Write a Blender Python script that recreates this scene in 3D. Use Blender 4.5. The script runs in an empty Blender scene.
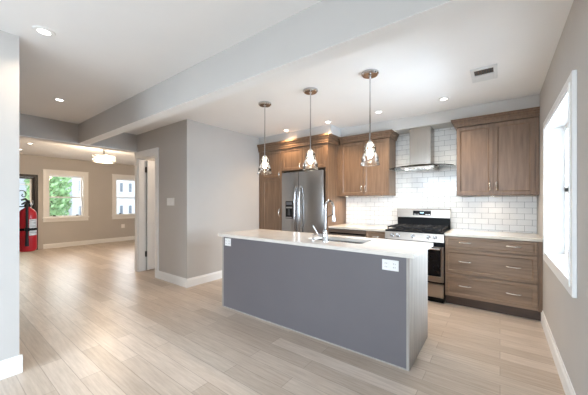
import bpy, bmesh, math, random
from mathutils import Vector, Matrix
random.seed(7)
S = bpy.context.scene
COL = S.collection

# ------------------------------------------------------------------ camera, sky, exposure
cam_data = bpy.data.cameras.new('camera')
cam_data.sensor_width = 36.0
cam_data.lens = 36.0 * 275.7 / 588.0
cam_data.shift_y = 4.5 / 588.0
cam_data.clip_start = 0.02
cam = bpy.data.objects.new('camera', cam_data)
COL.objects.link(cam)
cam.location = (0, 0, 1.32)
cam.rotation_euler = (math.radians(90), 0, math.radians(36.767))
S.camera = cam

world = bpy.data.worlds.new('overcast_sky')
S.world = world
world.use_nodes = True
_bg = world.node_tree.nodes['Background']
_bg.inputs['Color'].default_value = (0.76, 0.88, 1.0, 1)
_bg.inputs['Strength'].default_value = 1.05

S.view_settings.view_transform = 'Standard'
S.view_settings.look = 'None'
S.view_settings.gamma = 1.0
S.view_settings.exposure = 1.15

def area_lamp(name, loc, rot, sx, sy, power, color, shape='RECTANGLE'):
    d = bpy.data.lights.new(name, 'AREA')
    d.shape = shape
    d.size = sx
    if shape in ('RECTANGLE', 'ELLIPSE'):
        d.size_y = sy
    d.energy = power
    d.color = color
    o = bpy.data.objects.new(name, d)
    COL.objects.link(o)
    o.location = loc
    o.rotation_euler = rot
    return o

H = math.pi / 2
# daylight through the big rear windows behind the camera
area_lamp('daylight_rear', (-1.3, -4.5, 2.6), (H - 0.6, 0, 0), 3.0, 1.8, 330, (0.70, 0.85, 1.0))
# daylight through the living area side window, behind the camera on the right
area_lamp('daylight_side', (1.45, -1.5, 2.25), (0, H - 0.45, 0), 1.5, 1.8, 210, (0.70, 0.85, 1.0))
# daylight through the kitchen window
area_lamp('daylight_kitchen_window', (1.35, 3.06, 1.75), (0, H - 0.1, 0), 2.0, 2.0, 135, (0.70, 0.85, 1.0))
# daylight through the front windows
area_lamp('daylight_front', (-11.6, 3.3, 2.1), (0, -H - 0.25, 0), 2.2, 3.4, 68, (0.90, 0.96, 1.0))

# ------------------------------------------------------------------ materials
MATS = {}
def lin(c):
    return tuple(((x / 255.0) / 12.92 if x / 255.0 <= 0.04045 else ((x / 255.0 + 0.055) / 1.055) ** 2.4) for x in c)

def _base(name):
    m = bpy.data.materials.new(name)
    m.use_nodes = True
    nt = m.node_tree
    return m, nt, nt.nodes['Principled BSDF']

def mat(name, col, rough=0.5, metal=0.0, var=0.04, scale=6.0, bump=0.0, bscale=None, stretch=(1, 1, 1), spec=0.5):
    """plain surface with a little procedural variation in tone and relief"""
    if name in MATS:
        return MATS[name]
    m, nt, b = _base(name)
    tc = nt.nodes.new('ShaderNodeTexCoord')
    mp = nt.nodes.new('ShaderNodeMapping')
    mp.inputs['Scale'].default_value = stretch
    nt.links.new(tc.outputs['Object'], mp.inputs['Vector'])
    n = nt.nodes.new('ShaderNodeTexNoise')
    n.inputs['Scale'].default_value = scale
    n.inputs['Detail'].default_value = 4
    nt.links.new(mp.outputs['Vector'], n.inputs['Vector'])
    r = nt.nodes.new('ShaderNodeValToRGB')
    lo = [max(0, c * (1 - var)) for c in col]
    hi = [min(1, c * (1 + var)) for c in col]
    r.color_ramp.elements[0].color = (*lo, 1)
    r.color_ramp.elements[1].color = (*hi, 1)
    r.color_ramp.elements[0].position = 0.3
    r.color_ramp.elements[1].position = 0.7
    nt.links.new(n.outputs['Fac'], r.inputs['Fac'])
    nt.links.new(r.outputs['Color'], b.inputs['Base Color'])
    b.inputs['Roughness'].default_value = rough
    b.inputs['Metallic'].default_value = metal
    b.inputs['Specular IOR Level'].default_value = spec
    if bump:
        n2 = nt.nodes.new('ShaderNodeTexNoise')
        n2.inputs['Scale'].default_value = bscale or scale * 8
        nt.links.new(mp.outputs['Vector'], n2.inputs['Vector'])
        bp = nt.nodes.new('ShaderNodeBump')
        bp.inputs['Strength'].default_value = bump
        bp.inputs['Distance'].default_value = 0.01
        nt.links.new(n2.outputs['Fac'], bp.inputs['Height'])
        nt.links.new(bp.outputs['Normal'], b.inputs['Normal'])
    MATS[name] = m
    return m

def wood(name, dark, light, rough=0.4, stretch=(14, 14, 1.0), scale=2.2, pos=(0.28, 0.72)):
    m, nt, b = _base(name)
    tc = nt.nodes.new('ShaderNodeTexCoord')
    mp = nt.nodes.new('ShaderNodeMapping')
    mp.inputs['Scale'].default_value = stretch
    nt.links.new(tc.outputs['Object'], mp.inputs['Vector'])
    n = nt.nodes.new('ShaderNodeTexNoise')
    n.inputs['Scale'].default_value = scale
    n.inputs['Detail'].default_value = 6
    n.inputs['Roughness'].default_value = 0.6
    n.inputs['Distortion'].default_value = 0.35
    nt.links.new(mp.outputs['Vector'], n.inputs['Vector'])
    r = nt.nodes.new('ShaderNodeValToRGB')
    r.color_ramp.elements[0].color = (*dark, 1)
    r.color_ramp.elements[1].color = (*light, 1)
    r.color_ramp.elements[0].position = pos[0]
    r.color_ramp.elements[1].position = pos[1]
    nt.links.new(n.outputs['Fac'], r.inputs['Fac'])
    nt.links.new(r.outputs['Color'], b.inputs['Base Color'])
    b.inputs['Roughness'].default_value = rough
    bp = nt.nodes.new('ShaderNodeBump')
    bp.inputs['Strength'].default_value = 0.06
    bp.inputs['Distance'].default_value = 0.004
    nt.links.new(n.outputs['Fac'], bp.inputs['Height'])
    nt.links.new(bp.outputs['Normal'], b.inputs['Normal'])
    MATS[name] = m
    return m

def emit(name, col, strength):
    m, nt, b = _base(name)
    b.inputs['Base Color'].default_value = (*col, 1)
    b.inputs['Emission Color'].default_value = (*col, 1)
    b.inputs['Emission Strength'].default_value = strength
    MATS[name] = m
    return m

def thin_glass(name, tint=(1, 1, 1), refl=1.0, ior=1.45, haze=0.0):
    """thin sheet of glass: clear with fresnel reflection"""
    m = bpy.data.materials.new(name)
    m.use_nodes = True
    nt = m.node_tree
    nt.nodes.clear()
    out = nt.nodes.new('ShaderNodeOutputMaterial')
    tr = nt.nodes.new('ShaderNodeBsdfTransparent')
    tr.inputs['Color'].default_value = (*tint, 1)
    gl = nt.nodes.new('ShaderNodeBsdfGlossy')
    gl.inputs['Roughness'].default_value = 0.03
    gl.inputs['Color'].default_value = (refl, refl, refl, 1)
    fr = nt.nodes.new('ShaderNodeFresnel')
    fr.inputs['IOR'].default_value = ior
    mx = nt.nodes.new('ShaderNodeMixShader')
    nt.links.new(fr.outputs['Fac'], mx.inputs['Fac'])
    if haze:   # translucent share that puts a whitish bulb glow into the glass
        df = nt.nodes.new('ShaderNodeBsdfTranslucent')
        df.inputs['Color'].default_value = (0.95, 0.95, 0.95, 1)
        hz = nt.nodes.new('ShaderNodeMixShader')
        hz.inputs['Fac'].default_value = haze
        nt.links.new(tr.outputs['BSDF'], hz.inputs[1])
        nt.links.new(df.outputs['BSDF'], hz.inputs[2])
        nt.links.new(hz.outputs['Shader'], mx.inputs[1])
    else:
        nt.links.new(tr.outputs['BSDF'], mx.inputs[1])
    nt.links.new(gl.outputs['BSDF'], mx.inputs[2])
    nt.links.new(mx.outputs['Shader'], out.inputs['Surface'])
    MATS[name] = m
    return m

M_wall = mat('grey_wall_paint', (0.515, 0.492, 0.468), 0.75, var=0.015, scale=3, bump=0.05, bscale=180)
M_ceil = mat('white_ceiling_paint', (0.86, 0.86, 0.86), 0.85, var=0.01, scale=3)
M_trim = mat('white_trim_paint', (0.84, 0.84, 0.83), 0.4, var=0.01)
M_wood = wood('brown_stained_maple', (0.138, 0.081, 0.047), (0.240, 0.148, 0.090), 0.38)
M_woodh = wood('brown_stained_maple_across_lit', (0.160, 0.100, 0.060), (0.285, 0.187, 0.120), 0.38, stretch=(1.0, 14, 14))  # same maple made lighter: light on the drawers put into its colour
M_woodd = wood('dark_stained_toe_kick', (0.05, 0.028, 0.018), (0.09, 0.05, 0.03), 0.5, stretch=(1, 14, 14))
M_ash = wood('pale_ash_panel', (0.29, 0.262, 0.235), (0.43, 0.40, 0.365), 0.5, stretch=(16, 16, 0.8))
M_grey = mat('charcoal_panel_paint', (0.142, 0.132, 0.142), 0.5, var=0.03, scale=2)
M_quartz = mat('cream_quartz', (0.74, 0.70, 0.65), 0.16, var=0.05, scale=9)
M_quartz2 = mat('beige_quartz', (0.68, 0.63, 0.55), 0.18, var=0.06, scale=14)
M_steel = mat('brushed_steel', (0.40, 0.395, 0.39), 0.27, 1.0, var=0.05, scale=3, stretch=(40, 40, 0.6))
M_steelw = mat('brushed_steel_warm', (0.38, 0.335, 0.295), 0.28, 1.0, var=0.05, scale=3, stretch=(0.6, 40, 40))
M_hoodsteel = mat('reflection_tinted_steel', (0.36, 0.32, 0.28), 0.24, 1.0, var=0.06, scale=3, stretch=(40, 40, 0.6))  # steel darkened and browned; the dark reflection is put into its colour
M_chrome = mat('polished_chrome', (0.56, 0.56, 0.57), 0.08, 1.0, var=0.01)
M_nickel = mat('brushed_nickel', (0.80, 0.77, 0.73), 0.25, 1.0, var=0.02)
M_black = mat('black_enamel', (0.008, 0.008, 0.009), 0.42, var=0.1, spec=0.15)
M_iron = mat('cast_iron', (0.02, 0.02, 0.021), 0.55, var=0.15, bump=0.1, spec=0.2)
M_blackglass = mat('black_glass', (0.008, 0.008, 0.009), 0.05, var=0.05, spec=0.3)
M_plastic = mat('white_plastic', (0.85, 0.85, 0.84), 0.35, var=0.01)
M_slot = mat('dark_slot', (0.05, 0.05, 0.05), 0.6, var=0.1)
M_red = mat('red_enamel', (0.52, 0.012, 0.02), 0.28, var=0.05, scale=3)
M_rubber = mat('black_rubber', (0.015, 0.015, 0.016), 0.55, var=0.1)
M_bronze = mat('dark_bronze', (0.035, 0.028, 0.022), 0.4, 0.6, var=0.1)
M_darkdoor = wood('dark_stained_door', (0.012, 0.008, 0.006), (0.026, 0.016, 0.011), 0.45)
M_paper = mat('white_label_paper', (0.80, 0.80, 0.78), 0.6, var=0.6, scale=3.0, stretch=(6, 6, 45))
M_bath = mat('warm_bathroom_paint', (0.60, 0.48, 0.40), 0.75, var=0.02)
M_glass = thin_glass('window_glass')
M_shade = thin_glass('pendant_glass', (0.98, 0.98, 0.98), 1.0, 1.5, 0.03)
M_hood = thin_glass('hood_glass', (0.86, 0.92, 0.92), 1.0, 1.5)
M_bulb = emit('glowing_bulb', (1.0, 0.88, 0.70), 13.0)
M_lens = emit('lit_lens', (1.0, 0.95, 0.88), 5.0)
M_crystal = thin_glass('clear_crystal', (0.97, 0.96, 0.94), 1.0, 1.7, 0.12)
M_display = emit('oven_display_glow', (0.45, 0.75, 1.0), 0.6)

def floor_material():
    m, nt, b = _base('pale_oak_planks')
    tc = nt.nodes.new('ShaderNodeTexCoord')
    br = nt.nodes.new('ShaderNodeTexBrick')
    br.offset = 0.37
    br.offset_frequency = 2
    br.inputs['Scale'].default_value = 1.0
    br.inputs['Brick Width'].default_value = 1.25
    br.inputs['Row Height'].default_value = 0.138
    br.inputs['Mortar Size'].default_value = 0.0022
    br.inputs['Mortar Smooth'].default_value = 0.2
    br.inputs['Bias'].default_value = 0.0
    br.inputs['Color1'].default_value = (0.45, 0.372, 0.302, 1)
    br.inputs['Color2'].default_value = (0.60, 0.52, 0.448, 1)
    br.inputs['Mortar'].default_value = (0.34, 0.28, 0.23, 1)
    nt.links.new(tc.outputs['Object'], br.inputs['Vector'])
    mp = nt.nodes.new('ShaderNodeMapping')
    mp.inputs['Scale'].default_value = (1.2, 16, 1)
    nt.links.new(tc.outputs['Object'], mp.inputs['Vector'])
    n = nt.nodes.new('ShaderNodeTexNoise')
    n.inputs['Scale'].default_value = 3.0
    n.inputs['Detail'].default_value = 6
    n.inputs['Roughness'].default_value = 0.65
    nt.links.new(mp.outputs['Vector'], n.inputs['Vector'])
    r = nt.nodes.new('ShaderNodeValToRGB')
    r.color_ramp.elements[0].color = (0.80, 0.77, 0.74, 1)
    r.color_ramp.elements[1].color = (1.10, 1.10, 1.10, 1)
    r.color_ramp.elements[0].position = 0.3
    r.color_ramp.elements[1].position = 0.7
    nt.links.new(n.outputs['Fac'], r.inputs['Fac'])
    mx = nt.nodes.new('ShaderNodeMix')
    mx.data_type = 'RGBA'
    mx.blend_type = 'MULTIPLY'
    mx.inputs['Factor'].default_value = 1.0
    nt.links.new(br.outputs['Color'], mx.inputs['A'])
    nt.links.new(r.outputs['Color'], mx.inputs['B'])
    nt.links.new(mx.outputs['Result'], b.inputs['Base Color'])
    b.inputs['Roughness'].default_value = 0.34
    bp = nt.nodes.new('ShaderNodeBump')
    bp.inputs['Strength'].default_value = 0.12
    bp.inputs['Distance'].default_value = 0.003
    bp.invert = True
    nt.links.new(br.outputs['Fac'], bp.inputs['Height'])
    nt.links.new(bp.outputs['Normal'], b.inputs['Normal'])
    return m

def tile_material():
    m, nt, b = _base('white_subway_tile')
    tc = nt.nodes.new('ShaderNodeTexCoord')
    sp = nt.nodes.new('ShaderNodeSeparateXYZ')
    cb = nt.nodes.new('ShaderNodeCombineXYZ')
    nt.links.new(tc.outputs['Object'], sp.inputs['Vector'])
    nt.links.new(sp.outputs['X'], cb.inputs['X'])
    nt.links.new(sp.outputs['Z'], cb.inputs['Y'])
    br = nt.nodes.new('ShaderNodeTexBrick')
    br.offset = 0.5
    br.inputs['Scale'].default_value = 1.0
    br.inputs['Brick Width'].default_value = 0.154
    br.inputs['Row Height'].default_value = 0.077
    br.inputs['Mortar Size'].default_value = 0.0018
    br.inputs['Mortar Smooth'].default_value = 0.15
    br.inputs['Color1'].default_value = (0.80, 0.80, 0.79, 1)
    br.inputs['Color2'].default_value = (0.85, 0.85, 0.84, 1)
    br.inputs['Mortar'].default_value = (0.25, 0.25, 0.26, 1)
    nt.links.new(cb.outputs['Vector'], br.inputs['Vector'])
    nt.links.new(br.outputs['Color'], b.inputs['Base Color'])
    b.inputs['Roughness'].default_value = 0.14
    bp = nt.nodes.new('ShaderNodeBump')
    bp.inputs['Strength'].default_value = 0.35
    bp.inputs['Distance'].default_value = 0.003
    bp.invert = True
    nt.links.new(br.outputs['Fac'], bp.inputs['Height'])
    nt.links.new(bp.outputs['Normal'], b.inputs['Normal'])
    return m
M_floor = floor_material()
M_tile = tile_material()

# ------------------------------------------------------------------ mesh helpers
WL = {}
def thing(name, label, cat, loc, group=None, kind=None):
    o = bpy.data.objects.new(name, None)
    o.empty_display_size = 0.1
    COL.objects.link(o)
    o.location = loc
    WL[o.name] = Vector(loc)
    if label:
        o['label'] = label
    if cat:
        o['category'] = cat
    if group:
        o['group'] = group
    if kind:
        o['kind'] = kind
    return o

def part(name, bm, m, parent=None, smooth=False, label=None, origin=None):
    """link bm (in world coordinates) as ONE mesh object"""
    base = WL[parent.name] if parent else Vector((0, 0, 0))
    org = base if origin is None else Vector(origin)
    bmesh.ops.translate(bm, verts=bm.verts, vec=-org)
    bmesh.ops.recalc_face_normals(bm, faces=bm.faces)
    me = bpy.data.meshes.new(name)
    bm.to_mesh(me)
    bm.free()
    for mm in (m if isinstance(m, (list, tuple)) else [m]):
        me.materials.append(mm)
    if smooth:
        for p in me.polygons:
            p.use_smooth = True
        try:
            me.set_sharp_from_angle(angle=math.radians(38))
        except Exception:
            pass
    o = bpy.data.objects.new(name, me)
    COL.objects.link(o)
    if parent:
        o.parent = parent
    o.location = org - base
    WL[o.name] = org
    if label:
        o['label'] = label
    return o

def single(name, bm, m, label, cat, loc, group=None, smooth=False, kind=None):
    o = part(name, bm, m, None, smooth, None, loc)
    o['label'] = label
    o['category'] = cat
    if group:
        o['group'] = group
    if kind:
        o['kind'] = kind
    return o

def struct(name, bm, m, parent=None, origin=None, label=None, cat=None):
    o = part(name, bm, m, parent, False, None, origin)
    if not parent:
        o['kind'] = 'structure'
        o['label'] = label or name
        o['category'] = cat or name.split('_')[0]
    return o

def bx(bm, x0, x1, y0, y1, z0, z1, bev=0.0, mi=0):
    t = bmesh.new()
    bmesh.ops.create_cube(t, size=1.0)
    for v in t.verts:
        v.co = Vector((x0 + (v.co.x + .5) * (x1 - x0), y0 + (v.co.y + .5) * (y1 - y0), z0 + (v.co.z + .5) * (z1 - z0)))
    if bev:
        bmesh.ops.bevel(t, geom=t.edges[:], offset=bev, segments=2, profile=0.5, affect='EDGES')
    for f in t.faces:
        f.material_index = mi
    merge(bm, t)
    return bm

def merge(bm, t):
    me = bpy.data.meshes.new('tmp')
    t.to_mesh(me)
    t.free()
    bm.from_mesh(me)
    bpy.data.meshes.remove(me)

def box(*a, **k):
    return bx(bmesh.new(), *a, **k)

def cyl(bm, p0, p1, r0, r1=None, seg=20, caps=True):
    p0, p1 = Vector(p0), Vector(p1)
    r1 = r0 if r1 is None else r1
    d = (p1 - p0).normalized()
    a = d.orthogonal().normalized()
    b = d.cross(a)
    A, B = [], []
    for i in range(seg):
        t = 2 * math.pi * i / seg
        w = a * math.cos(t) + b * math.sin(t)
        A.append(bm.verts.new(p0 + w * r0))
        B.append(bm.verts.new(p1 + w * r1))
    for i in range(seg):
        j = (i + 1) % seg
        bm.faces.new((A[i], A[j], B[j], B[i]))
    if caps:
        bm.faces.new(A[::-1])
        bm.faces.new(B)
    return bm

def lathe(bm, prof, c, seg=28):
    """prof: (r, z) list turned about the vertical through c"""
    c = Vector(c)
    rings = []
    for r, z in prof:
        if r < 1e-5:
            rings.append([bm.verts.new(c + Vector((0, 0, z)))])
        else:
            rings.append([bm.verts.new(c + Vector((r * math.cos(2 * math.pi * i / seg), r * math.sin(2 * math.pi * i / seg), z))) for i in range(seg)])
    for a, b in zip(rings, rings[1:]):
        for i in range(seg):
            j = (i + 1) % seg
            if len(a) == 1 and len(b) == 1:
                continue
            if len(a) == 1:
                bm.faces.new((a[0], b[j], b[i]))
            elif len(b) == 1:
                bm.faces.new((a[i], a[j], b[0]))
            else:
                bm.faces.new((a[i], a[j], b[j], b[i]))
    return bm

def tube(bm, pts, r, seg=12):
    pts = [Vector(p) for p in pts]
    rr = r if isinstance(r, (list, tuple)) else [r] * len(pts)
    ref = None
    rings = []
    for i, p in enumerate(pts):
        d = (pts[min(i + 1, len(pts) - 1)] - pts[max(i - 1, 0)]).normalized()
        if ref is None:
            ref = d.orthogonal().normalized()
        ref = (ref - d * ref.dot(d)).normalized()
        b = d.cross(ref)
        rings.append([bm.verts.new(p + (ref * math.cos(2 * math.pi * k / seg) + b * math.sin(2 * math.pi * k / seg)) * rr[i]) for k in range(seg)])
    for A, B in zip(rings, rings[1:]):
        for k in range(seg):
            j = (k + 1) % seg
            bm.faces.new((A[k], A[j], B[j], B[k]))
    bm.faces.new(rings[0][::-1])
    bm.faces.new(rings[-1])
    return bm

def arc(c, r, a0, a1, n, u=(1, 0, 0), v=(0, 0, 1)):
    c, u, v = Vector(c), Vector(u), Vector(v)
    return [c + u * (r * math.cos(a0 + (a1 - a0) * i / n)) + v * (r * math.sin(a0 + (a1 - a0) * i / n)) for i in range(n + 1)]

def prism(bm, pts, axis, a0, a1):
    """extrude a 2-D outline: axis 'x' takes (y,z), 'y' takes (x,z), 'z' takes (x,y)"""
    def P(p, a):
        return {'x': (a, p[0], p[1]), 'y': (p[0], a, p[1]), 'z': (p[0], p[1], a)}[axis]
    A = [bm.verts.new(P(p, a0)) for p in pts]
    B = [bm.verts.new(P(p, a1)) for p in pts]
    n = len(pts)
    for i in range(n):
        j = (i + 1) % n
        bm.faces.new((A[i], A[j], B[j], B[i]))
    bm.faces.new(A[::-1])
    bm.faces.new(B)
    return bm

def shaker(x0, x1, z0, z1, yf, th=0.02, stile=0.06, depth=0.009):
    """cabinet front facing -Y with a recessed panel and a bevelled inner edge"""
    bm = box(x0, x1, yf, yf + th, z0, z1)
    bm.faces.ensure_lookup_table()
    bm.normal_update()
    f = min(bm.faces, key=lambda q: q.calc_center_median().y)
    bmesh.ops.inset_region(bm, faces=[f], thickness=0.002, depth=0.0015)
    f = min(bm.faces, key=lambda q: q.calc_center_median().y)
    bmesh.ops.inset_region(bm, faces=[f], thickness=stile, depth=0)
    fs = sorted([q for q in bm.faces if abs(q.normal.y) > 0.9 and q.calc_center_median().y < yf + th * 0.5], key=lambda q: (Vector((q.calc_center_median().x - (x0 + x1) / 2, 0, q.calc_center_median().z - (z0 + z1) / 2))).length)
    f = fs[0]
    bmesh.ops.inset_region(bm, faces=[f], thickness=0.014, depth=-depth)
    return bm

def pull(p, length, axis, out=0.03):
    """arched cabinet pull standing off a front that faces -Y"""
    p = Vector(p)
    u = Vector((1, 0, 0)) if axis == 'x' else Vector((0, 0, 1))
    pts, rr = [], []
    for i in range(13):
        t = i / 12.0
        s = (t - 0.5) * length
        y = -out * (math.sin(math.pi * t) ** 0.55)
        pts.append(p + u * s + Vector((0, y, 0)))
        rr.append(0.0078 + 0.0034 * abs(2 * t - 1) ** 2)
    return tube(bmesh.new(), pts, rr, 8)

# ------------------------------------------------------------------ the room
XR, YB, XW2, YD, XH, XF = 0.375, 4.68, -3.87, 2.42, -5.55, -10.25
ZC = 2.6
struct('floor', box(-10.5, 0.75, -3.7, 5.5, -0.1, 0), M_floor, None, label='pale oak plank floor running through kitchen and lounge')
struct('ceiling', box(-10.5, 0.75, -3.7, 5.5, ZC, ZC + 0.12), M_ceil, None, label='flat white ceiling over the whole storey')

def wall_open_x(x0, x1, ya, yb, holes, z1=ZC):
    """wall whose face is normal to X, with holes (y0,y1,z0,z1) sorted in y"""
    bm = bmesh.new()
    y = ya
    for (h0, h1, b, t) in holes:
        bx(bm, x0, x1, y, h0, 0, z1)
        if b > 0:
            bx(bm, x0, x1, h0, h1, 0, b)
        bx(bm, x0, x1, h0, h1, t, z1)
        y = h1
    bx(bm, x0, x1, y, yb, 0, z1)
    return bm

def wall_open_y(y0, y1, xa, xb, holes, z1=ZC):
    bm = bmesh.new()
    x = xa
    for (h0, h1, b, t) in holes:
        bx(bm, x, h0, y0, y1, 0, z1)
        if b > 0:
            bx(bm, h0, h1, y0, y1, 0, b)
        bx(bm, h0, h1, y0, y1, t, z1)
        x = h1
    bx(bm, x, xb, y0, y1, 0, z1)
    return bm

struct('wall_right', wall_open_x(XR, XR + 0.22, -3.6, YB + 0.12, [(-2.35, -0.85, 0.75, 2.1), (2.43, 3.70, 0.80, 2.06)]), M_wall, label='grey right wall with the kitchen window')
struct('wall_back', box(-5.5, XR, YB, YB + 0.12, 0, ZC), M_wall, label='grey back wall behind the kitchen cabinets')
struct('wall_left', box(-3.15, -2.98, -3.5, 0.437, 0, ZC), M_wall, label='pale grey wall end in the left foreground')
struct('wall_front', box(-10.25, -3.15, 0.30, 0.437, 0, ZC), M_wall, label='grey lounge wall that carries the extinguisher')
struct('wall_rear', wall_open_y(-3.6, -3.5, -3.15, XR, [(-2.6, 0.0, 0.45, 2.25)]), M_wall, label='rear wall with a wide window opening')
struct('wall_far', wall_open_x(XF - 0.2, XF, 0.30, 5.4, [(0.95, 1.87, 0, 2.07), (2.06, 2.95, 0.87, 2.12), (3.78, 4.67, 0.87, 2.12)]), M_wall, label='far lounge wall with two windows and the entry door')
struct('wall_side', box(XF, XH, 5.3, 5.4, 0, ZC), M_wall, label='lounge side wall')
struct('wall_door', wall_open_y(YD, YD + 0.13, -5.6, XW2, [(-5.49, -4.83, 0, 2.15)]), M_wall, label='grey wall with the narrow white doorway')
struct('wall_kitchen', box(XW2 - 0.1, XW2, YD + 0.13, YB, 0, ZC), M_wall, label='pale grey wall closing the kitchen on the left')
struct('wall_hall', box(-5.6, -5.5, YD + 0.13, 5.3, 0, ZC), M_wall, label='wall between lounge and small room')
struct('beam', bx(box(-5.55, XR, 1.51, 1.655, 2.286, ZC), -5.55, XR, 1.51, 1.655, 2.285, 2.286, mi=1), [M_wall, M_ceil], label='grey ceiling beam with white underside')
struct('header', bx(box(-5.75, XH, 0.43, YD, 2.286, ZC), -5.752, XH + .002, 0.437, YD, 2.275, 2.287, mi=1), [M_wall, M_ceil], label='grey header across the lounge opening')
bm = box(-2.236, XR, 4.36, YB, 2.43, ZC)
bx(bm, XW2, -2.236, 4.005, YB, 2.45, ZC)
struct('soffit', bm, mat('soffit_shaded_white', (0.64, 0.635, 0.625), 0.8, var=0.012, scale=3), label='white soffit above the kitchen cabinets')  # ceiling white toned down; shade on the soffit put into its colour
struct('backsplash', box(-2.285, XR, YB - 0.01, YB, 0.90, 2.43), M_tile, origin=(-2.285, YB, 0.935), label='white subway tile backsplash with grey joints')

def base_profile(d):
    return [(0, 0), (d, 0), (d, 0.105), (d * 0.55, 0.122), (d * 0.4, 0.135), (0, 0.135)]
BD = 0.016
def baseboard(name, axis, face, sign, a0, a1):
    pts = [(face + sign * p[0], p[1]) for p in base_profile(BD)]
    struct(name, prism(bmesh.new(), pts, 'x' if axis == 'x' else 'y', a0, a1), M_trim, label='white baseboard along the ' + name.split('_', 1)[1] + ' wall')
baseboard('baseboard_right', 'y', XR, -1, -3.5, 4.05)
baseboard('baseboard_left', 'y', -2.98, 1, -3.5, 0.437 + BD)
baseboard('baseboard_front', 'x', 0.437, 1, XF, -2.98)
baseboard('baseboard_far', 'y', XF, 1, 1.98, 5.3)
baseboard('baseboard_door', 'x', YD, -1, -4.73, XW2 + BD)
baseboard('baseboard_kitchen', 'y', XW2, 1, YD, 4.02)
baseboard('baseboard_side', 'x', 5.3, -1, XF, -5.6)
baseboard('baseboard_hall', 'y', -5.6, -1, YD, 5.3)

# --- kitchen window (right wall): casing, deep white reveal, sash, glass
w1 = thing('window_1', 'white cased kitchen window in the right wall', 'window', (XR, 3.06, 0.72), kind='structure')
Y0, Y1, Z0, Z1 = 2.45, 3.68, 0.82, 2.04
def casing_x(xa, xb, y0, y1, z0, z1, w, bev=0.004):
    bm = bmesh.new()
    bx(bm, xa, xb, y0 - w, y0, z0 - w, z1 + w, bev)
    bx(bm, xa, xb, y1, y1 + w, z0 - w, z1 + w, bev)
    bx(bm, xa, xb, y0, y1, z1, z1 + w, bev)
    bx(bm, xa, xb, y0, y1, z0 - w, z0, bev)
    return bm
bm = casing_x(0.352, XR, Y0, Y1, Z0, Z1, 0.085)
bx(bm, 0.346, XR, Y0 - 0.03, Y0 - 0.012, Z0 - 0.03, Z1 + 0.03)
bx(bm, 0.346, XR, Y1 + 0.012, Y1 + 0.03, Z0 - 0.03, Z1 + 0.03)
bx(bm, 0.346, XR, Y0 - 0.012, Y1 + 0.012, Z1 + 0.012, Z1 + 0.03)
struct('casing', bm, M_trim, w1)
bm = box(XR, XR + 0.20, Y0 - 0.02, Y0, Z0 - 0.02, Z1 + 0.02)
bx(bm, XR, XR + 0.20, Y1, Y1 + 0.02, Z0 - 0.02, Z1 + 0.02)
bx(bm, XR, XR + 0.20, Y0, Y1, Z1, Z1 + 0.02)
bx(bm, XR, XR + 0.20, Y0, Y1, Z0 - 0.02, Z0)
struct('reveal', bm, M_trim, w1)
bm = bmesh.new()
xs0, xs1 = XR + 0.12, XR + 0.16
for (a, b) in ((Z0, 1.45), (1.42, Z1)):
    bx(bm, xs0, xs1, Y0, Y0 + 0.045, a, b)
    bx(bm, xs0, xs1, Y1 - 0.045, Y1, a, b)
    bx(bm, xs0, xs1, Y0 + 0.045, Y1 - 0.045, a, a + 0.045)
    bx(bm, xs0, xs1, Y0 + 0.045, Y1 - 0.045, b - 0.045, b)
struct('sash', bm, M_trim, w1)
struct('pane', box(XR + 0.138, XR + 0.142, Y0 + 0.045, Y1 - 0.045, Z0 + 0.045, Z1 - 0.045), M_glass, w1)

# --- double-hung lounge windows
def lounge_window(name, y0, y1, label):
    w = thing(name, label, 'window', (XF, (y0 + y1) / 2, 0.75), kind='structure')
    z0, z1 = 0.88, 2.11
    bm = bmesh.new()
    cw = 0.10
    bx(bm, XF, XF + 0.022, y0 - cw, y0, z0 - 0.03, z1 + cw + 0.02, 0.003)
    bx(bm, XF, XF + 0.022, y1, y1 + cw, z0 - 0.03, z1 + cw + 0.02, 0.003)
    bx(bm, XF, XF + 0.022, y0 - 0.001, y1 + 0.001, z1, z1 + cw + 0.02, 0.003)
    bx(bm, XF, XF + 0.03, y0 - cw - 0.008, y1 + cw + 0.008, z1 + cw + 0.015, z1 + cw + 0.035)
    bx(bm, XF, XF + 0.022, y0 - cw, y1 + cw, z0 - 0.13, z0 - 0.03, 0.003)
    struct('casing', bm, M_trim, w)
    struct('sill', box(XF - 0.1, XF + 0.045, y0 - cw - 0.015, y1 + cw + 0.015, z0 - 0.035, z0, 0.004), M_trim, w)
    bm = bmesh.new()
    bx(bm, XF - 0.2, XF, y0 - 0.005, y0 + 0.03, z0, z1)
    bx(bm, XF - 0.2, XF, y1 - 0.03, y1 + 0.005, z0, z1)
    bx(bm, XF - 0.2, XF, y0 + .03, y1 - .03, z1 - 0.02, z1)
    struct('frame', bm, M_trim, w)
    zm = 1.46
    for nm, xa, a, b in (('lower_sash', XF - 0.07, z0, zm + 0.02), ('upper_sash', XF - 0.115, zm - 0.02, z1 - 0.02)):
        bm = bmesh.new()
        bx(bm, xa - 0.035, xa, y0 + 0.025, y0 + 0.058, a, b)
        bx(bm, xa - 0.035, xa, y1 - 0.058, y1 - 0.025, a, b)
        bx(bm, xa - 0.035, xa, y0 + 0.058, y1 - 0.058, a, a + 0.04)
        bx(bm, xa - 0.035, xa, y0 + 0.058, y1 - 0.058, b - 0.032, b)
        s = struct(nm, bm, M_trim, w)
        struct('pane', box(xa - 0.02, xa - 0.016, y0 + 0.058, y1 - 0.058, a + 0.04, b - 0.032), M_glass, s)
    for yy in (y0 + 0.16, y1 - 0.16):
        struct('sash_lift', box(XF - 0.07, XF - 0.045, yy - 0.03, yy + 0.03, z0 + 0.03, z0 + 0.06, 0.004), M_bronze, w)
lounge_window('window_2', 2.075, 2.935, 'white cased double hung lounge window showing green tree')
lounge_window('window_3', 3.795, 4.655, 'white cased lounge window beside the doorway showing white building')

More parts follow.
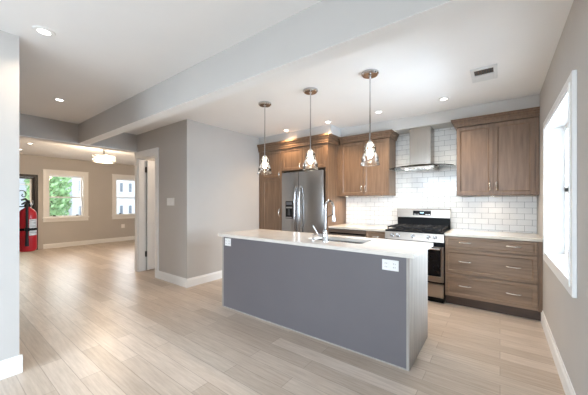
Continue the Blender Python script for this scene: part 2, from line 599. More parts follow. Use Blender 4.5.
# --- doorway to the small room, leaf swung open into it
d1 = thing('door_1', 'white cased doorway with leaf swung inwards', 'door', (-5.16, YD, 0), kind='structure')
bm = bmesh.new()
bx(bm, -5.60, -5.49, YD - 0.02, YD, 0, 2.15, 0.004)
bx(bm, -4.83, -4.725, YD - 0.02, YD, 0, 2.15, 0.004)
bx(bm, -5.60, -4.725, YD - 0.02, YD, 2.15, 2.25, 0.004)
bx(bm, -5.61, -4.715, YD - 0.028, YD, 2.24, 2.262)
struct('casing', bm, M_trim, d1)
bm = bmesh.new()
bx(bm, -5.50, -5.475, YD, YD + 0.13, 0, 2.15)
bx(bm, -4.845, -4.83, YD, YD + 0.13, 0, 2.15)
bx(bm, -5.475, -4.845, YD, YD + 0.13, 2.13, 2.15)
struct('jamb', bm, M_trim, d1)
bm = box(-5.470, -5.432, YD + 0.145, YD + 0.77, 0.012, 2.12)
bm.faces.ensure_lookup_table()
bm.normal_update()
lf = struct('leaf', bm, M_trim, d1)
bm = bmesh.new()
for (za, zb) in ((0.22, 0.95), (1.08, 1.98)):
    for (ya, yb) in ((YD + 0.24, YD + 0.42), (YD + 0.50, YD + 0.68)):
        bx(bm, -5.433, -5.426, ya, yb, za, zb, 0.003)
struct('raised_panel', bm, M_trim, lf)
for zz in (0.32, 1.94):
    struct('hinge', bx(box(-5.478, -5.466, YD + 0.115, YD + 0.16, zz - 0.05, zz + 0.05), -5.474, -5.458, YD + 0.128, YD + 0.146, zz - 0.055, zz + 0.055), M_bronze, d1)
bm = lathe(bmesh.new(), [(0.0, 0), (0.026, 0.0), (0.026, 0.006), (0.01, 0.012), (0.01, 0.03), (0.026, 0.045), (0.022, 0.06), (0, 0.064)], (0, 0, 0))
bmesh.ops.rotate(bm, verts=bm.verts, cent=(0, 0, 0), matrix=Matrix.Rotation(H, 3, 'Y'))
bmesh.ops.translate(bm, verts=bm.verts, vec=(-5.4325, YD + 0.73, 1.0))
struct('door_knob', bm, M_bronze, lf)

# --- entry door with glass and ironwork at the far wall
d2 = thing('door_2', 'dark entry door with glazed panel and ironwork', 'door', (XF, 1.41, 0), kind='structure')
bm = bmesh.new()
bx(bm, XF - 0.12, XF + 0.012, 0.95, 1.035, 0, 2.07)
bx(bm, XF - 0.12, XF + 0.012, 1.80, 1.87, 0, 2.07)
bx(bm, XF - 0.12, XF + 0.012, 1.035, 1.80, 2.0, 2.07)
struct('frame', bm, M_darkdoor, d2)
bm = bmesh.new()
bx(bm, XF - 0.10, XF - 0.05, 1.035, 1.10, 0.01, 1.995)
bx(bm, XF - 0.10, XF - 0.05, 1.75, 1.80, 0.01, 1.995)
bx(bm, XF - 0.10, XF - 0.05, 1.10, 1.75, 0.01, 0.35)
bx(bm, XF - 0.10, XF - 0.05, 1.10, 1.75, 1.95, 1.995)
struct('leaf', bm, M_darkdoor, d2)
struct('pane', box(XF - 0.08, XF - 0.075, 1.10, 1.75, 0.35, 1.95), M_glass, d2)
bm = bmesh.new()
bx(bm, XF - 0.075, XF - 0.055, 1.715, 1.75, 0.35, 1.95)
bx(bm, XF - 0.075, XF - 0.055, 1.10, 1.135, 0.35, 1.95)
bx(bm, XF - 0.075, XF - 0.055, 1.135, 1.715, 1.79, 1.81)
struct('glazing_bead', bm, M_trim, d2)
bm = bmesh.new()
for cy in (1.30, 1.56):
    tube(bm, [(XF - 0.066, cy - 0.07, 0.5), (XF - 0.066, cy - 0.07, 1.50)] + arc((XF - 0.066, cy, 1.55), 0.08, math.pi, 0, 10, (0, 1, 0), (0, 0, 1)) + arc((XF - 0.066, cy + 0.04, 1.50), 0.04, 0, -4.2, 10, (0, 1, 0), (0, 0, 1)), 0.011, 8)
tube(bm, [(XF - 0.066, 1.12, 1.2), (XF - 0.066, 1.73, 1.2)], 0.009, 8)
struct('ironwork', bm, M_iron, d2)
struct('side_casing', box(XF, XF + 0.02, 1.872, 1.966, 0, 2.16, 0.003), M_wall, d2)

# ------------------------------------------------------------------ outside
struct('ground_exterior', box(-60, -10.5, -20, 40, -0.62, -0.5), mat('grey_paving', (0.42, 0.42, 0.40), 0.9, var=0.1, scale=1.5), label='grey paving outside the lounge windows')
def tree(name, label, c, rx, ry, rz, trunk_h, n, seed):
    rnd = random.Random(seed)
    t = thing(name, label, 'tree', (c[0], c[1], -0.5), 'street trees outside')
    bm = tube(bmesh.new(), [(c[0], c[1], -0.5), (c[0] + 0.05, c[1], c[2] * 0.4), (c[0] - 0.03, c[1] + 0.04, c[2]), (c[0], c[1], c[2] + rz * 0.6)], [0.11, 0.09, 0.07, 0.02], 10)
    for k in range(9):
        a = k * 2.4
        tube(bm, [(c[0], c[1], c[2] - rz * 0.5 + k * rz * 0.12), (c[0] + math.cos(a) * rx * 0.6, c[1] + math.sin(a) * ry * 0.6, c[2] - rz * 0.2 + k * rz * 0.12)], [0.035, 0.012], 6)
    part('trunk', bm, mat('bark', (0.12, 0.09, 0.07), 0.9, var=0.3, scale=12), t)
    bm = bmesh.new()
    for i in range(n):
        while True:
            p = Vector((rnd.uniform(-1, 1), rnd.uniform(-1, 1), rnd.uniform(-1, 1)))
            if 0.25 < p.length < 1:
                break
        q = Vector((c[0] + p.x * rx, c[1] + p.y * ry, c[2] + p.z * rz))
        s = rnd.uniform(0.05, 0.10)
        u = Vector((rnd.uniform(-1, 1), rnd.uniform(-1, 1), rnd.uniform(-1, 1))).normalized()
        v = u.orthogonal().normalized()
        w = u.cross(v)
        bm.faces.new([bm.verts.new(q + v * s * 1.4), bm.verts.new(q + w * s * 0.6), bm.verts.new(q - v * s * 1.4), bm.verts.new(q - w * s * 0.6)])
    part('foliage', bm, mat('fresh_green_leaf', (0.44, 0.66, 0.34), 0.6, var=0.45, scale=3.0), t)
tree('street_tree', 'bright green leafy tree seen through the left lounge window', (-14.6, 3.0, 1.75), 1.0, 0.68, 2.1, 1, 3600, 3)
tree('street_tree', 'green tree whose crown shows above through the entry door glass', (-19.5, 2.5, 4.9), 1.2, 1.6, 2.2, 1, 3000, 5)
bl = thing('white_building', 'white building with small dark windows across the street', 'building', (-35, 14, -0.5))
part('facade', box(-41, -35, 9.0, 30, -0.5, 9.5), mat('white_render', (0.92, 0.92, 0.92), 0.8, var=0.02, scale=0.6), bl)
M_dkglass = mat('dark_window_glass', (0.24, 0.27, 0.31), 0.15, var=0.2)
for zz in (-0.1, 2.5, 5.1):
    for k in range(18):
        yy = 9.6 + k * 0.95
        f = part('window', bx(box(-35.0, -34.93, yy - 0.08, yy + 0.36, zz - 0.1, zz + 1.1), -35.0, -34.85, yy - 0.12, yy + 0.40, zz - 0.18, zz - 0.1), M_trim, bl)
        part('pane', box(-34.935, -34.915, yy, yy + 0.28, zz, zz + 1.0), M_dkglass, f)
g2 = thing('grey_house', 'pale house front seen through the entry door glass', 'building', (-33, 4.2, -0.5))
part('facade', box(-38, -33, 1.5, 6.6, -0.5, 6.0), mat('pale_render', (0.62, 0.64, 0.66), 0.8, var=0.04, scale=0.6), g2)
for zz in (0.4, 3.2):
    for yy in (2.2, 4.0, 5.4):
        f = part('window', box(-33.0, -32.93, yy - 0.08, yy + 0.78, zz - 0.1, zz + 1.5), M_trim, g2)
        part('pane', box(-32.935, -32.915, yy, yy + 0.7, zz, zz + 1.42), M_dkglass, f)

# ------------------------------------------------------------------ island
isl = thing('kitchen_island', 'island base with charcoal front panel and pale wood ends', 'kitchen island', (-1.71, 2.62, 0))
IX0, IX1, IY0, IY1, IZ = -2.825, -0.566, 2.258, 2.94, 0.885
part('front_panel', box(IX0 + 0.03, IX1 - 0.022, IY0, IY0 + 0.024, 0.012, IZ), M_grey, isl, label='matt charcoal front panel')
part('end_panel', box(IX1 - 0.022, IX1, IY0, IY1, 0, IZ, 0.001), M_ash, isl, label='pale ash end panel facing the window wall')
part('end_panel', box(IX0, IX0 + 0.03, IY0, IY1, 0, IZ, 0.001), M_ash, isl, label='pale ash end panel facing the doorway')
bm = bmesh.new()   # carcass leaves the sink bay open
bx(bm, IX0 + 0.03, -1.78, IY0 + 0.024, IY1 - 0.03, 0.10, IZ)
bx(bm, -1.0, IX1 - 0.022, IY0 + 0.024, IY1 - 0.03, 0.10, IZ)
bx(bm, -1.78, -1.0, IY0 + 0.024, IY1 - 0.03, 0.10, 0.60)
part('carcass', bm, M_wood, isl)
part('toe_kick', box(IX0 + 0.03, IX1 - 0.022, IY0 + 0.024, IY1 - 0.08, 0, 0.10), M_woodd, isl)
part('shoe_strip', box(IX0 + 0.03, IX1 - 0.022, IY0, IY0 + 0.02, 0, 0.012), M_ash, isl)
n = 4
for k in range(n):
    a = IX0 + 0.04 + k * (IX1 - IX0 - 0.07) / n
    b = a + (IX1 - IX0 - 0.07) / n - 0.006
    bm = shaker(-b, -a, 0.115, IZ - 0.01, 0, 0.02)
    bmesh.ops.rotate(bm, verts=bm.verts, cent=(0, 0, 0), matrix=Matrix.Rotation(math.pi, 3, 'Z'))
    bmesh.ops.translate(bm, verts=bm.verts, vec=(0, IY1 - 0.008, 0))
    dr = part('door', bm, M_wood, isl)
    t = pull((0, 0, 0), 0.12, 'z')
    bmesh.ops.rotate(t, verts=t.verts, cent=(0, 0, 0), matrix=Matrix.Rotation(math.pi, 3, 'Z'))
    bmesh.ops.translate(t, verts=t.verts, vec=((b - 0.035) if k % 2 == 0 else (a + 0.035), IY1 - 0.008, 0.74))
    part('handle', t, M_nickel, dr, True)

# worktop with the sink cut-out
SX0, SX1, SY0, SY1 = -1.70, -1.07, 2.50, 2.82
bm = bmesh.new()
CX0, CX1, CY0, CY1, CZ0, CZ1 = -2.88, -0.527, 2.236, 3.005, 0.885, 0.917
def slab_hole(bm, x0, x1, y0, y1, hx0, hx1, hy0, hy1, z0, z1, rad=0.05):
    def rr(a0, a1, b0, b1, r, n=6):
        pts = []
        for (cx, cy, s) in ((a1 - r, b1 - r, 0), (a0 + r, b1 - r, 1), (a0 + r, b0 + r, 2), (a1 - r, b0 + r, 3)):
            for i in range(n + 1):
                t = (s + i / n) * H
                pts.append((cx + r * math.cos(t), cy + r * math.sin(t)))
        return pts
    O = rr(x0, x1, y0, y1, 0.006)
    I = rr(hx0, hx1, hy0, hy1, rad)
    L = {}
    for nm, P, z in (('ot', O, z1), ('ob', O, z0), ('it', I, z1), ('ib', I, z0)):
        L[nm] = [bm.verts.new((p[0], p[1], z)) for p in P]
    n = len(O)
    for i in range(n):
        j = (i + 1) % n
        bm.faces.new((L['ot'][i], L['ot'][j], L['it'][j], L['it'][i]))
        bm.faces.new((L['ob'][j], L['ob'][i], L['ib'][i], L['ib'][j]))
        bm.faces.new((L['ob'][i], L['ob'][j], L['ot'][j], L['ot'][i]))
        bm.faces.new((L['it'][i], L['it'][j], L['ib'][j], L['ib'][i]))
slab_hole(bm, CX0, CX1, CY0, CY1, SX0, SX1, SY0, SY1, CZ0, CZ1)
single('island_worktop', bm, M_quartz, 'long cream stone worktop on the island with sink cut into it', 'worktop', (-1.71, 2.64, CZ0))

# sink
snk = thing('sink', 'undermounted steel sink set into the island worktop', 'sink', (-1.385, 2.66, 0.67))
def rrect(x0, x1, y0, y1, r, z, bm, n=6):
    vs = []
    for (cx, cy, s) in ((x1 - r, y1 - r, 0), (x0 + r, y1 - r, 1), (x0 + r, y0 + r, 2), (x1 - r, y0 + r, 3)):
        for i in range(n + 1):
            t = (s + i / n) * H
            vs.append(bm.verts.new((cx + r * math.cos(t), cy + r * math.sin(t), z)))
    return vs
bm = bmesh.new()
R = [rrect(SX0 - 0.02, SX1 + 0.02, SY0 - 0.02, SY1 + 0.02, 0.06, 0.8845, bm), rrect(SX0 + 0.002, SX1 - 0.002, SY0 + 0.002, SY1 - 0.002, 0.05, 0.8845, bm),
     rrect(SX0 + 0.006, SX1 - 0.006, SY0 + 0.006, SY1 - 0.006, 0.05, 0.72, bm), rrect(SX0 + 0.03, SX1 - 0.03, SY0 + 0.03, SY1 - 0.03, 0.05, 0.69, bm)]
for A, B in zip(R, R[1:]):
    for i in range(len(A)):
        j = (i + 1) % len(A)
        bm.faces.new((A[i], A[j], B[j], B[i]))
bm.faces.new(R[-1])
part('basin', bm, M_steel, snk, True)
part('drain', lathe(bmesh.new(), [(0, 0.692), (0.03, 0.692), (0.04, 0.695), (0.045, 0.691)], (-1.385, 2.68, 0)), M_chrome, snk, True)

# faucet with spring neck and pull-down spray
fx, fy, fz = -1.43, 2.44, CZ1
fc = thing('faucet', 'tall chrome gooseneck faucet with pull down spray on island', 'faucet', (fx, fy, fz))
part('base', lathe(bmesh.new(), [(0, 0), (0.031, 0), (0.031, 0.008), (0.026, 0.016), (0.024, 0.09), (0.021, 0.115), (0.017, 0.12), (0, 0.12)], (fx, fy, fz)), M_chrome, fc, True)
pts = [(fx, fy, fz + 0.11), (fx, fy, fz + 0.22), (fx, fy, fz + 0.33)] + arc((fx, fy + 0.09, fz + 0.325), 0.09, math.pi, 0.0, 14, (0, 1, 0), (0, 0, 1))
part('neck', tube(bmesh.new(), pts, 0.0135, 14), M_chrome, fc, True)
bm = bmesh.new()
for i in range(26):
    z = fz + 0.12 + i * 0.008
    lathe(bm, [(0.0135, z), (0.0185, z + 0.002), (0.0185, z + 0.004), (0.0135, z + 0.006)], (fx, fy, 0), 16)
part('spring', bm, M_chrome, fc, True)
part('spray_head', lathe(bmesh.new(), [(0, 0.035), (0.014, 0.035), (0.015, 0.0), (0.016, -0.04), (0.021, -0.08), (0.022, -0.105), (0.017, -0.11), (0, -0.11)], (fx, fy + 0.18, fz + 0.30)), M_chrome, fc, True)
part('docking_arm', tube(bmesh.new(), [(fx, fy, fz + 0.24), (fx, fy + 0.07, fz + 0.255), (fx, fy + 0.165, fz + 0.27)], 0.007, 8), M_chrome, fc, True)
bm = tube(bmesh.new(), [(fx - 0.02, fy, fz + 0.06), (fx - 0.075, fy, fz + 0.062)], 0.018, 14)
tube(bm, [(fx - 0.07, fy, fz + 0.06), (fx - 0.10, fy - 0.005, fz + 0.10), (fx - 0.135, fy - 0.01, fz + 0.155)], [0.010, 0.010, 0.013], 10)
part('handle', bm, M_chrome, fc, True)
sd = thing('soap_dispenser', 'small chrome dispenser on the worktop left of the faucet', 'soap dispenser', (fx - 0.15, fy + 0.01, fz))
part('base', lathe(bmesh.new(), [(0, 0), (0.02, 0), (0.02, 0.006), (0.011, 0.012), (0.011, 0.045), (0.014, 0.05), (0.014, 0.062), (0, 0.064)], (fx - 0.15, fy + 0.01, fz)), M_chrome, sd, True)
part('spout', tube(bmesh.new(), [(fx - 0.15, fy + 0.01, fz + 0.056), (fx - 0.15, fy + 0.05, fz + 0.062), (fx - 0.15, fy + 0.07, fz + 0.05)], 0.006, 8), M_chrome, sd, True)

# outlets (plate faces -Y)
def outlet_y(name, label, x0, x1, z0, z1, y, n, group=None):
    o = thing(name, label, 'outlet', ((x0 + x1) / 2, y, (z0 + z1) / 2), group)
    part('plate', box(x0, x1, y - 0.007, y, z0, z1, 0.003), M_plastic, o)
    for k in range(n):
        c = x0 + (k + 0.5) * (x1 - x0) / n
        zc, hw, hh = (z0 + z1) / 2, 0.017, min(0.034, (z1 - z0) * 0.33)
        s = part('receptacle', box(c - hw, c + hw, y - 0.0095, y - 0.006, zc - hh, zc + hh, 0.001), M_plastic, o)
        for q in (-1, 1):
            for sx in (-0.007, 0.007):
                part('slot', box(c + sx - 0.0014, c + sx + 0.0014, y - 0.0102, y - 0.009, zc + q * hh * 0.5 - 0.005, zc + q * hh * 0.5 + 0.005), M_slot, s)
    return o
outlet_y('electrical_outlet', 'wide white double outlet on island front below the window end of worktop', -0.778, -0.645, 0.765, 0.851, IY0, 2)
outlet_y('electrical_outlet', 'small white outlet on island front at its doorway end', -2.765, -2.655, 0.775, 0.868, IY0, 2)
# light switch on the door wall
sw = thing('light_switch', 'white double light switch on grey wall beside the doorway', 'light switch', (-4.34, YD, 1.32))
part('plate', box(-4.45, -4.23, YD - 0.007, YD, 1.262, 1.385, 0.003), M_plastic, sw)
for c in (-4.395, -4.285):
    part('rocker', box(c - 0.025, c + 0.025, YD - 0.011, YD - 0.006, 1.285, 1.362, 0.002), M_plastic, sw)
# outlet on far wall
o = thing('electrical_outlet', 'white wall outlet below the window next to the doorway', 'outlet', (XF, 4.02, 0.505))
part('plate', box(XF, XF + 0.007, 3.965, 4.075, 0.44, 0.57, 0.003), M_plastic, o)
for zz in (0.48, 0.53):
    part('receptacle', box(XF + 0.006, XF + 0.0095, 3.998, 4.042, zz - 0.018, zz + 0.018, 0.001), M_plastic, o)

# ------------------------------------------------------------------ cabinets
TY = 4.0     # front of the tall run (doors)
WY = 4.33    # front of wall cabinets (doors)
BY = 4.03    # front of base cabinets (doors)
def crown(bm, x0, x1, yf, yb, z0, z1, left=True, right=True):
    """stepped crown moulding with returns; flares out towards the top"""
    steps = ((0.0, 0.022), (0.25, 0.03), (0.55, 0.045), (0.78, 0.06), (1.0, 0.066))
    for (a, p), (b, _) in zip(steps, steps[1:]):
        bx(bm, x0 - (p if left else 0), x1 + (p if right else 0), yf - p, yb, z0 + (z1 - z0) * a, z0 + (z1 - z0) * b)
    return bm

# tall pantry
X0, X1 = -3.855, -3.275
pc = thing('pantry_cabinet', 'tall brown wood pantry cabinet against the pale wall left of refrigerator', 'cabinet', ((X0 + X1) / 2, 4.34, 0))
part('carcass', box(X0, X1, TY + 0.021, YB - 0.012, 0.10, 2.31), M_wood, pc)
part('toe_kick', box(X0, X1, TY + 0.08, YB - 0.02, 0, 0.10), M_woodd, pc)
part('filler', box(X0, -3.772, TY + 0.002, TY + 0.021, 0.10, 2.31), M_wood, pc)
d_ = part('door', shaker(-3.768, X1 - 0.003, 1.775, 2.30, TY), M_wood, pc)
part('handle', pull((-3.325, TY, 1.84), 0.10, 'z'), M_nickel, d_, True)
d_ = part('door', shaker(-3.768, X1 - 0.003, 0.105, 1.765, TY), M_wood, pc)
part('handle', pull((-3.325, TY, 1.12), 0.13, 'z'), M_nickel, d_, True)
part('crown', crown(bmesh.new(), X0, X1, TY, YB - 0.012, 2.31, 2.45, False, False), M_wood, pc)
# cabinet above refrigerator
X0, X1 = -3.275, -2.335
oc = thing('over_fridge_cabinet', 'brown wood two door cabinet above the refrigerator', 'cabinet', ((X0 + X1) / 2, 4.34, 1.89))
part('carcass', box(X0, X1, TY + 0.021, YB - 0.012, 1.895, 2.31), M_wood, oc)
for a, b, hx in ((X0 + 0.003, -2.808, -2.845), (-2.802, X1 - 0.003, -2.765)):
    d_ = part('door', shaker(a, b, 1.90, 2.30, TY), M_wood, oc)
    part('handle', pull((hx, TY, 1.965), 0.09, 'z'), M_nickel, d_, True)
part('crown', crown(bmesh.new(), X0, X1, TY, YB - 0.012, 2.31, 2.45, False, False), M_wood, oc)
# refrigerator side panel
ep = thing('fridge_side_panel', 'tall brown wood panel standing right of the refrigerator', 'cabinet panel', (-2.31, 4.34, 0))
part('panel', box(-2.335, -2.29, TY, YB - 0.012, 0, 2.31, 0.001), M_wood, ep)
part('filler', box(-2.29, -2.226, WY + 0.004, YB - 0.012, 1.425, 2.31), M_wood, ep)
part('crown', crown(bmesh.new(), -2.335, -2.29, TY, YB - 0.012, 2.31, 2.45, False, True), M_wood, ep)

# wall cabinets
def wall_cabinet(name, label, x0, x1, z0, z1, zc, left, right, filler=None):
    c = thing(name, label, 'cabinet', ((x0 + x1) / 2, 4.5, z0))
    part('carcass', box(x0, x1, WY + 0.021, YB - 0.012, z0, z1), M_wood, c)
    xm = (x0 + (filler if filler else x1)) / 2
    xe = filler if filler else x1
    for a, b, hx in ((x0 + 0.003, xm - 0.002, xm - 0.035), (xm + 0.002, xe - 0.003, xm + 0.035)):
        d_ = part('door', shaker(a, b, z0 + 0.005, z1 - 0.01, WY, stile=0.058), M_wood, c)
        part('handle', pull((hx, WY, z0 + 0.12), 0.10, 'z'), M_nickel, d_, True)
    if filler:
        part('filler', box(filler, x1, WY + 0.004, WY + 0.021, z0, z1), M_wood, c)
    part('crown', crown(bmesh.new(), x0, x1, WY, YB - 0.012, z1, zc, left, right), M_wood, c)
    return c
wall_cabinet('wall_cabinet', 'brown wood two door wall cabinet between refrigerator panel and range hood', -2.29 + 0.066, -1.385, 1.425, 2.33, 2.43, False, True)
wall_cabinet('wall_cabinet', 'brown wood two door wall cabinet in the corner by the kitchen window', -0.475, XR - 0.004, 1.405, 2.33, 2.43, True, False, 0.335)

# drawer base right of the range
X0, X1 = -0.572, XR - 0.002
dc = thing('drawer_cabinet', 'brown wood base cabinet with three wide drawers by the window', 'cabinet', ((X0 + X1) / 2, 4.35, 0))
part('carcass', box(X0, X1, BY + 0.021, YB - 0.012, 0.115, 0.885), M_woodh, dc)
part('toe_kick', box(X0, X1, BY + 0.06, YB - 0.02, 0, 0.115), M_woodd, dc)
part('filler', box(0.335, X1, BY + 0.003, BY + 0.021, 0.115, 0.885), M_wood, dc)
for (a, b, hz) in ((0.728, 0.873, 0.808), (0.415, 0.718, 0.572), (0.122, 0.405, 0.268)):
    d_ = part('drawer', shaker(X0 + 0.003, 0.332, a, b, BY, stile=0.05 if b - a > 0.2 else 0.032), M_woodh, dc)
    for hx in (-0.355, 0.125):
        part('handle', pull((hx, BY + (0.006 if b - a > 0.2 else 0.006), hz), 0.13, 'x'), M_nickel, d_, True)
single('worktop', box(X0 - 0.003, XR - 0.001, BY - 0.015, YB - 0.011, 0.885, 0.92, 0.003), M_quartz2, 'beige stone worktop over the three drawer cabinet by the window', 'worktop', (-0.1, 4.35, 0.885))
# left of the range: dishwasher, narrow cabinet, worktop
dw = thing('dishwasher', 'stainless dishwasher under the worktop right of the refrigerator panel', 'dishwasher', (-1.95, 4.35, 0))
part('tub', box(-2.283, -1.652, BY + 0.04, YB - 0.03, 0.09, 0.875), M_black, dw)
dd = part('door', bx(box(-2.28, -1.655, BY, BY + 0.04, 0.12, 0.80, 0.004), -2.28, -1.655, BY, BY + 0.04, 0.825, 0.872, 0.003), M_steelw, dw)
part('handle_recess', box(-2.27, -1.665, BY + 0.012, BY + 0.04, 0.80, 0.825), M_black, dd)
part('toe_kick', box(-2.28, -1.655, BY + 0.07, BY + 0.12, 0, 0.09), M_black, dw)
nc = thing('base_cabinet', 'narrow brown wood base cabinet between dishwasher and range', 'cabinet', (-1.49, 4.35, 0))
part('carcass', box(-1.648, -1.343, BY + 0.021, YB - 0.012, 0.115, 0.885), M_wood, nc)
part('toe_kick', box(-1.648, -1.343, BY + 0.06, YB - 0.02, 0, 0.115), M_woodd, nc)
d_ = part('drawer', shaker(-1.644, -1.347, 0.728, 0.873, BY, stile=0.032), M_woodh, nc)
part('handle', pull((-1.495, BY + 0.006, 0.80), 0.10, 'x'), M_nickel, d_, True)
d_ = part('door', shaker(-1.644, -1.347, 0.122, 0.718, BY), M_wood, nc)
part('handle', pull((-1.385, BY, 0.62), 0.10, 'z'), M_nickel, d_, True)
single('worktop', box(-2.288, -1.341, BY - 0.015, YB - 0.011, 0.885, 0.92, 0.003), M_quartz2, 'beige stone worktop running from refrigerator panel to the range', 'worktop', (-1.8, 4.35, 0.885))

# ------------------------------------------------------------------ refrigerator
fr = thing('refrigerator', 'stainless side by side refrigerator with water dispenser between wood panels', 'refrigerator', (-2.79, 4.3, 0))
FX0, FX1, FS = -3.25, -2.352, -2.868
part('body', box(FX0 + 0.005, FX1 - 0.005, TY + 0.03, YB - 0.04, 0.03, 1.865), mat('grey_fridge_side', (0.09, 0.09, 0.095), 0.45, 0.3), fr)
part('kick_grille', box(FX0 + 0.02, FX1 - 0.02, TY + 0.01, TY + 0.03, 0.03, 0.10), M_black, fr)
fd = part('freezer_door', box(FX0, FS - 0.004, TY - 0.035, TY + 0.03, 0.11, 1.86, 0.012), M_steel, fr, True)
gd = part('fridge_door', box(FS + 0.004, FX1, TY - 0.035, TY + 0.03, 0.11, 1.86, 0.012), M_steel, fr, True)
def fridge_handle(x, p):
    pts = []
    for i in range(21):
        t = i / 20
        y = TY - 0.035 - 0.05 * math.sin(math.pi * t) ** 0.35
        pts.append((x, y, 0.62 + t * 0.98))
    part('handle', tube(bmesh.new(), pts, 0.0145, 12), M_chrome, p, True)
fridge_handle(FS - 0.05, fd)
fridge_handle(FS + 0.05, gd)
bm = box(-3.155, -2.985, TY - 0.040, TY - 0.030, 1.02, 1.335, 0.004)
ds = part('water_dispenser', bm, M_blackglass, fd)
part('dispenser_panel', box(-3.135, -3.005, TY - 0.044, TY - 0.038, 1.265, 1.32, 0.002), mat('dispenser_grey', (0.12, 0.12, 0.13), 0.3), ds)
part('dispenser_bay', bx(box(-3.14, -3.0, TY - 0.045, TY - 0.039, 1.205, 1.235, 0.002), -3.14, -3.0, TY - 0.052, TY - 0.039, 1.03, 1.05, 0.002), M_steel, ds)
part('dispenser_paddle', prism(bmesh.new(), [(-3.095, 1.08), (-3.045, 1.08), (-3.05, 1.19), (-3.09, 1.19)], 'y', TY - 0.05, TY - 0.041), M_slot, ds)
bm = box(FX0 + 0.03, FX0 + 0.13, TY - 0.02, TY + 0.05, 1.866, 1.882, 0.003)
bx(bm, FX1 - 0.13, FX1 - 0.03, TY - 0.02, TY + 0.05, 1.866, 1.882, 0.003)
part('hinge_cover', bm, M_black, fr)

# ------------------------------------------------------------------ range
RX0, RX1, RY = -1.337, -0.578, 3.985
rg = thing('gas_range', 'stainless gas range with black oven glass and tall backguard', 'range', (-0.957, 4.33, 0))
part('body', box(RX0, RX1, RY + 0.045, YB - 0.05, 0.06, 0.90), M_black, rg)
part('cooktop', bx(box(RX0 + 0.002, RX1 - 0.002, RY + 0.01, YB - 0.07, 0.90, 0.925, 0.006), RX0 + 0.03, RX1 - 0.03, RY + 0.06, YB - 0.1, 0.925, 0.93), M_black, rg)
bm = bmesh.new()
prism(bm, [(RY + 0.0, 0.795), (RY + 0.05, 0.795), (RY + 0.05, 0.905), (RY + 0.022, 0.905)], 'x', RX0, RX1)
cp = part('control_panel', bm, M_steelw, rg)
for kx in (-1.235, -1.155, -0.957, -0.76, -0.68):
    c = Vector((kx, RY + 0.011, 0.85))
    nrm = Vector((0, -0.98, 0.2)).normalized()
    bm = cyl(bmesh.new(), c, c + nrm * 0.012, 0.028, 0.027, 20)
    cyl(bm, c + nrm * 0.012, c + nrm * 0.038, 0.0215, 0.019, 20)
    bx(bm, kx - 0.0035, kx + 0.0035, RY - 0.034, RY - 0.02, 0.838, 0.876, 0.001)
    part('knob', bm, M_chrome, cp, True)
part('vent_strip', box(RX0 + 0.004, RX1 - 0.004, RY + 0.02, RY + 0.05, 0.735, 0.795), M_black, rg)
od = part('oven_door', bx(bx(bx(box(RX0 + 0.003, RX0 + 0.035, RY, RY + 0.045, 0.275, 0.735, 0.004), RX1 - 0.035, RX1 - 0.003, RY, RY + 0.045, 0.275, 0.735, 0.004), RX0 + 0.035, RX1 - 0.035, RY, RY + 0.045, 0.715, 0.735, 0.003), RX0 + 0.035, RX1 - 0.035, RY, RY + 0.045, 0.275, 0.35, 0.003), M_steelw, rg)
part('oven_window', box(RX0 + 0.035, RX1 - 0.035, RY + 0.004, RY + 0.03, 0.35, 0.715), M_blackglass, od)
bm = tube(bmesh.new(), [(RX0 + 0.04, RY - 0.045, 0.712), (RX1 - 0.04, RY - 0.045, 0.712)], 0.0135, 14)
for xx in (RX0 + 0.07, RX1 - 0.07):
    tube(bm, [(xx, RY + 0.002, 0.712), (xx, RY - 0.045, 0.712)], 0.009, 10)
part('handle', bm, M_chrome, od, True)
part('warming_drawer', box(RX0 + 0.003, RX1 - 0.003, RY + 0.002, RY + 0.045, 0.075, 0.25, 0.004), M_steelw, rg)
part('kick_panel', box(RX0 + 0.01, RX1 - 0.01, RY + 0.05, RY + 0.07, 0.0, 0.07), M_black, rg)
for fx_, fy_ in ((RX0 + 0.05, RY + 0.1), (RX1 - 0.05, RY + 0.1), (RX0 + 0.05, YB - 0.12), (RX1 - 0.05, YB - 0.12)):
    part('foot', cyl(bmesh.new(), (fx_, fy_, 0), (fx_, fy_, 0.06), 0.018), M_rubber, rg)
bm = box(RX0 + 0.005, RX1 - 0.005, YB - 0.085, YB - 0.045, 0.90, 1.085, 0.002)
bk = part('backguard', bm, M_black, rg)
bm = bmesh.new()
prism(bm, [(YB - 0.115, 1.085), (YB - 0.045, 1.075), (YB - 0.03, 1.215), (YB - 0.085, 1.215), (YB - 0.10, 1.205)], 'x', RX0, RX1)
cs = part('console', bm, M_steelw, bk)
part('display', box(-1.09, -0.835, YB - 0.116, YB - 0.09, 1.115, 1.185, 0.002), M_blackglass, cs)
part('clock_digits', box(-0.985, -0.935, YB - 0.1175, YB - 0.114, 1.148, 1.163), M_display, cs)
bm = bmesh.new()
for i in range(4):
    bx(bm, -1.075 + i * 0.02, -1.063 + i * 0.02, YB - 0.1172, YB - 0.114, 1.125, 1.135)
    bx(bm, -0.91 + i * 0.018, -0.898 + i * 0.018, YB - 0.1172, YB - 0.114, 1.125, 1.135)
part('button', bm, M_nickel, cs)
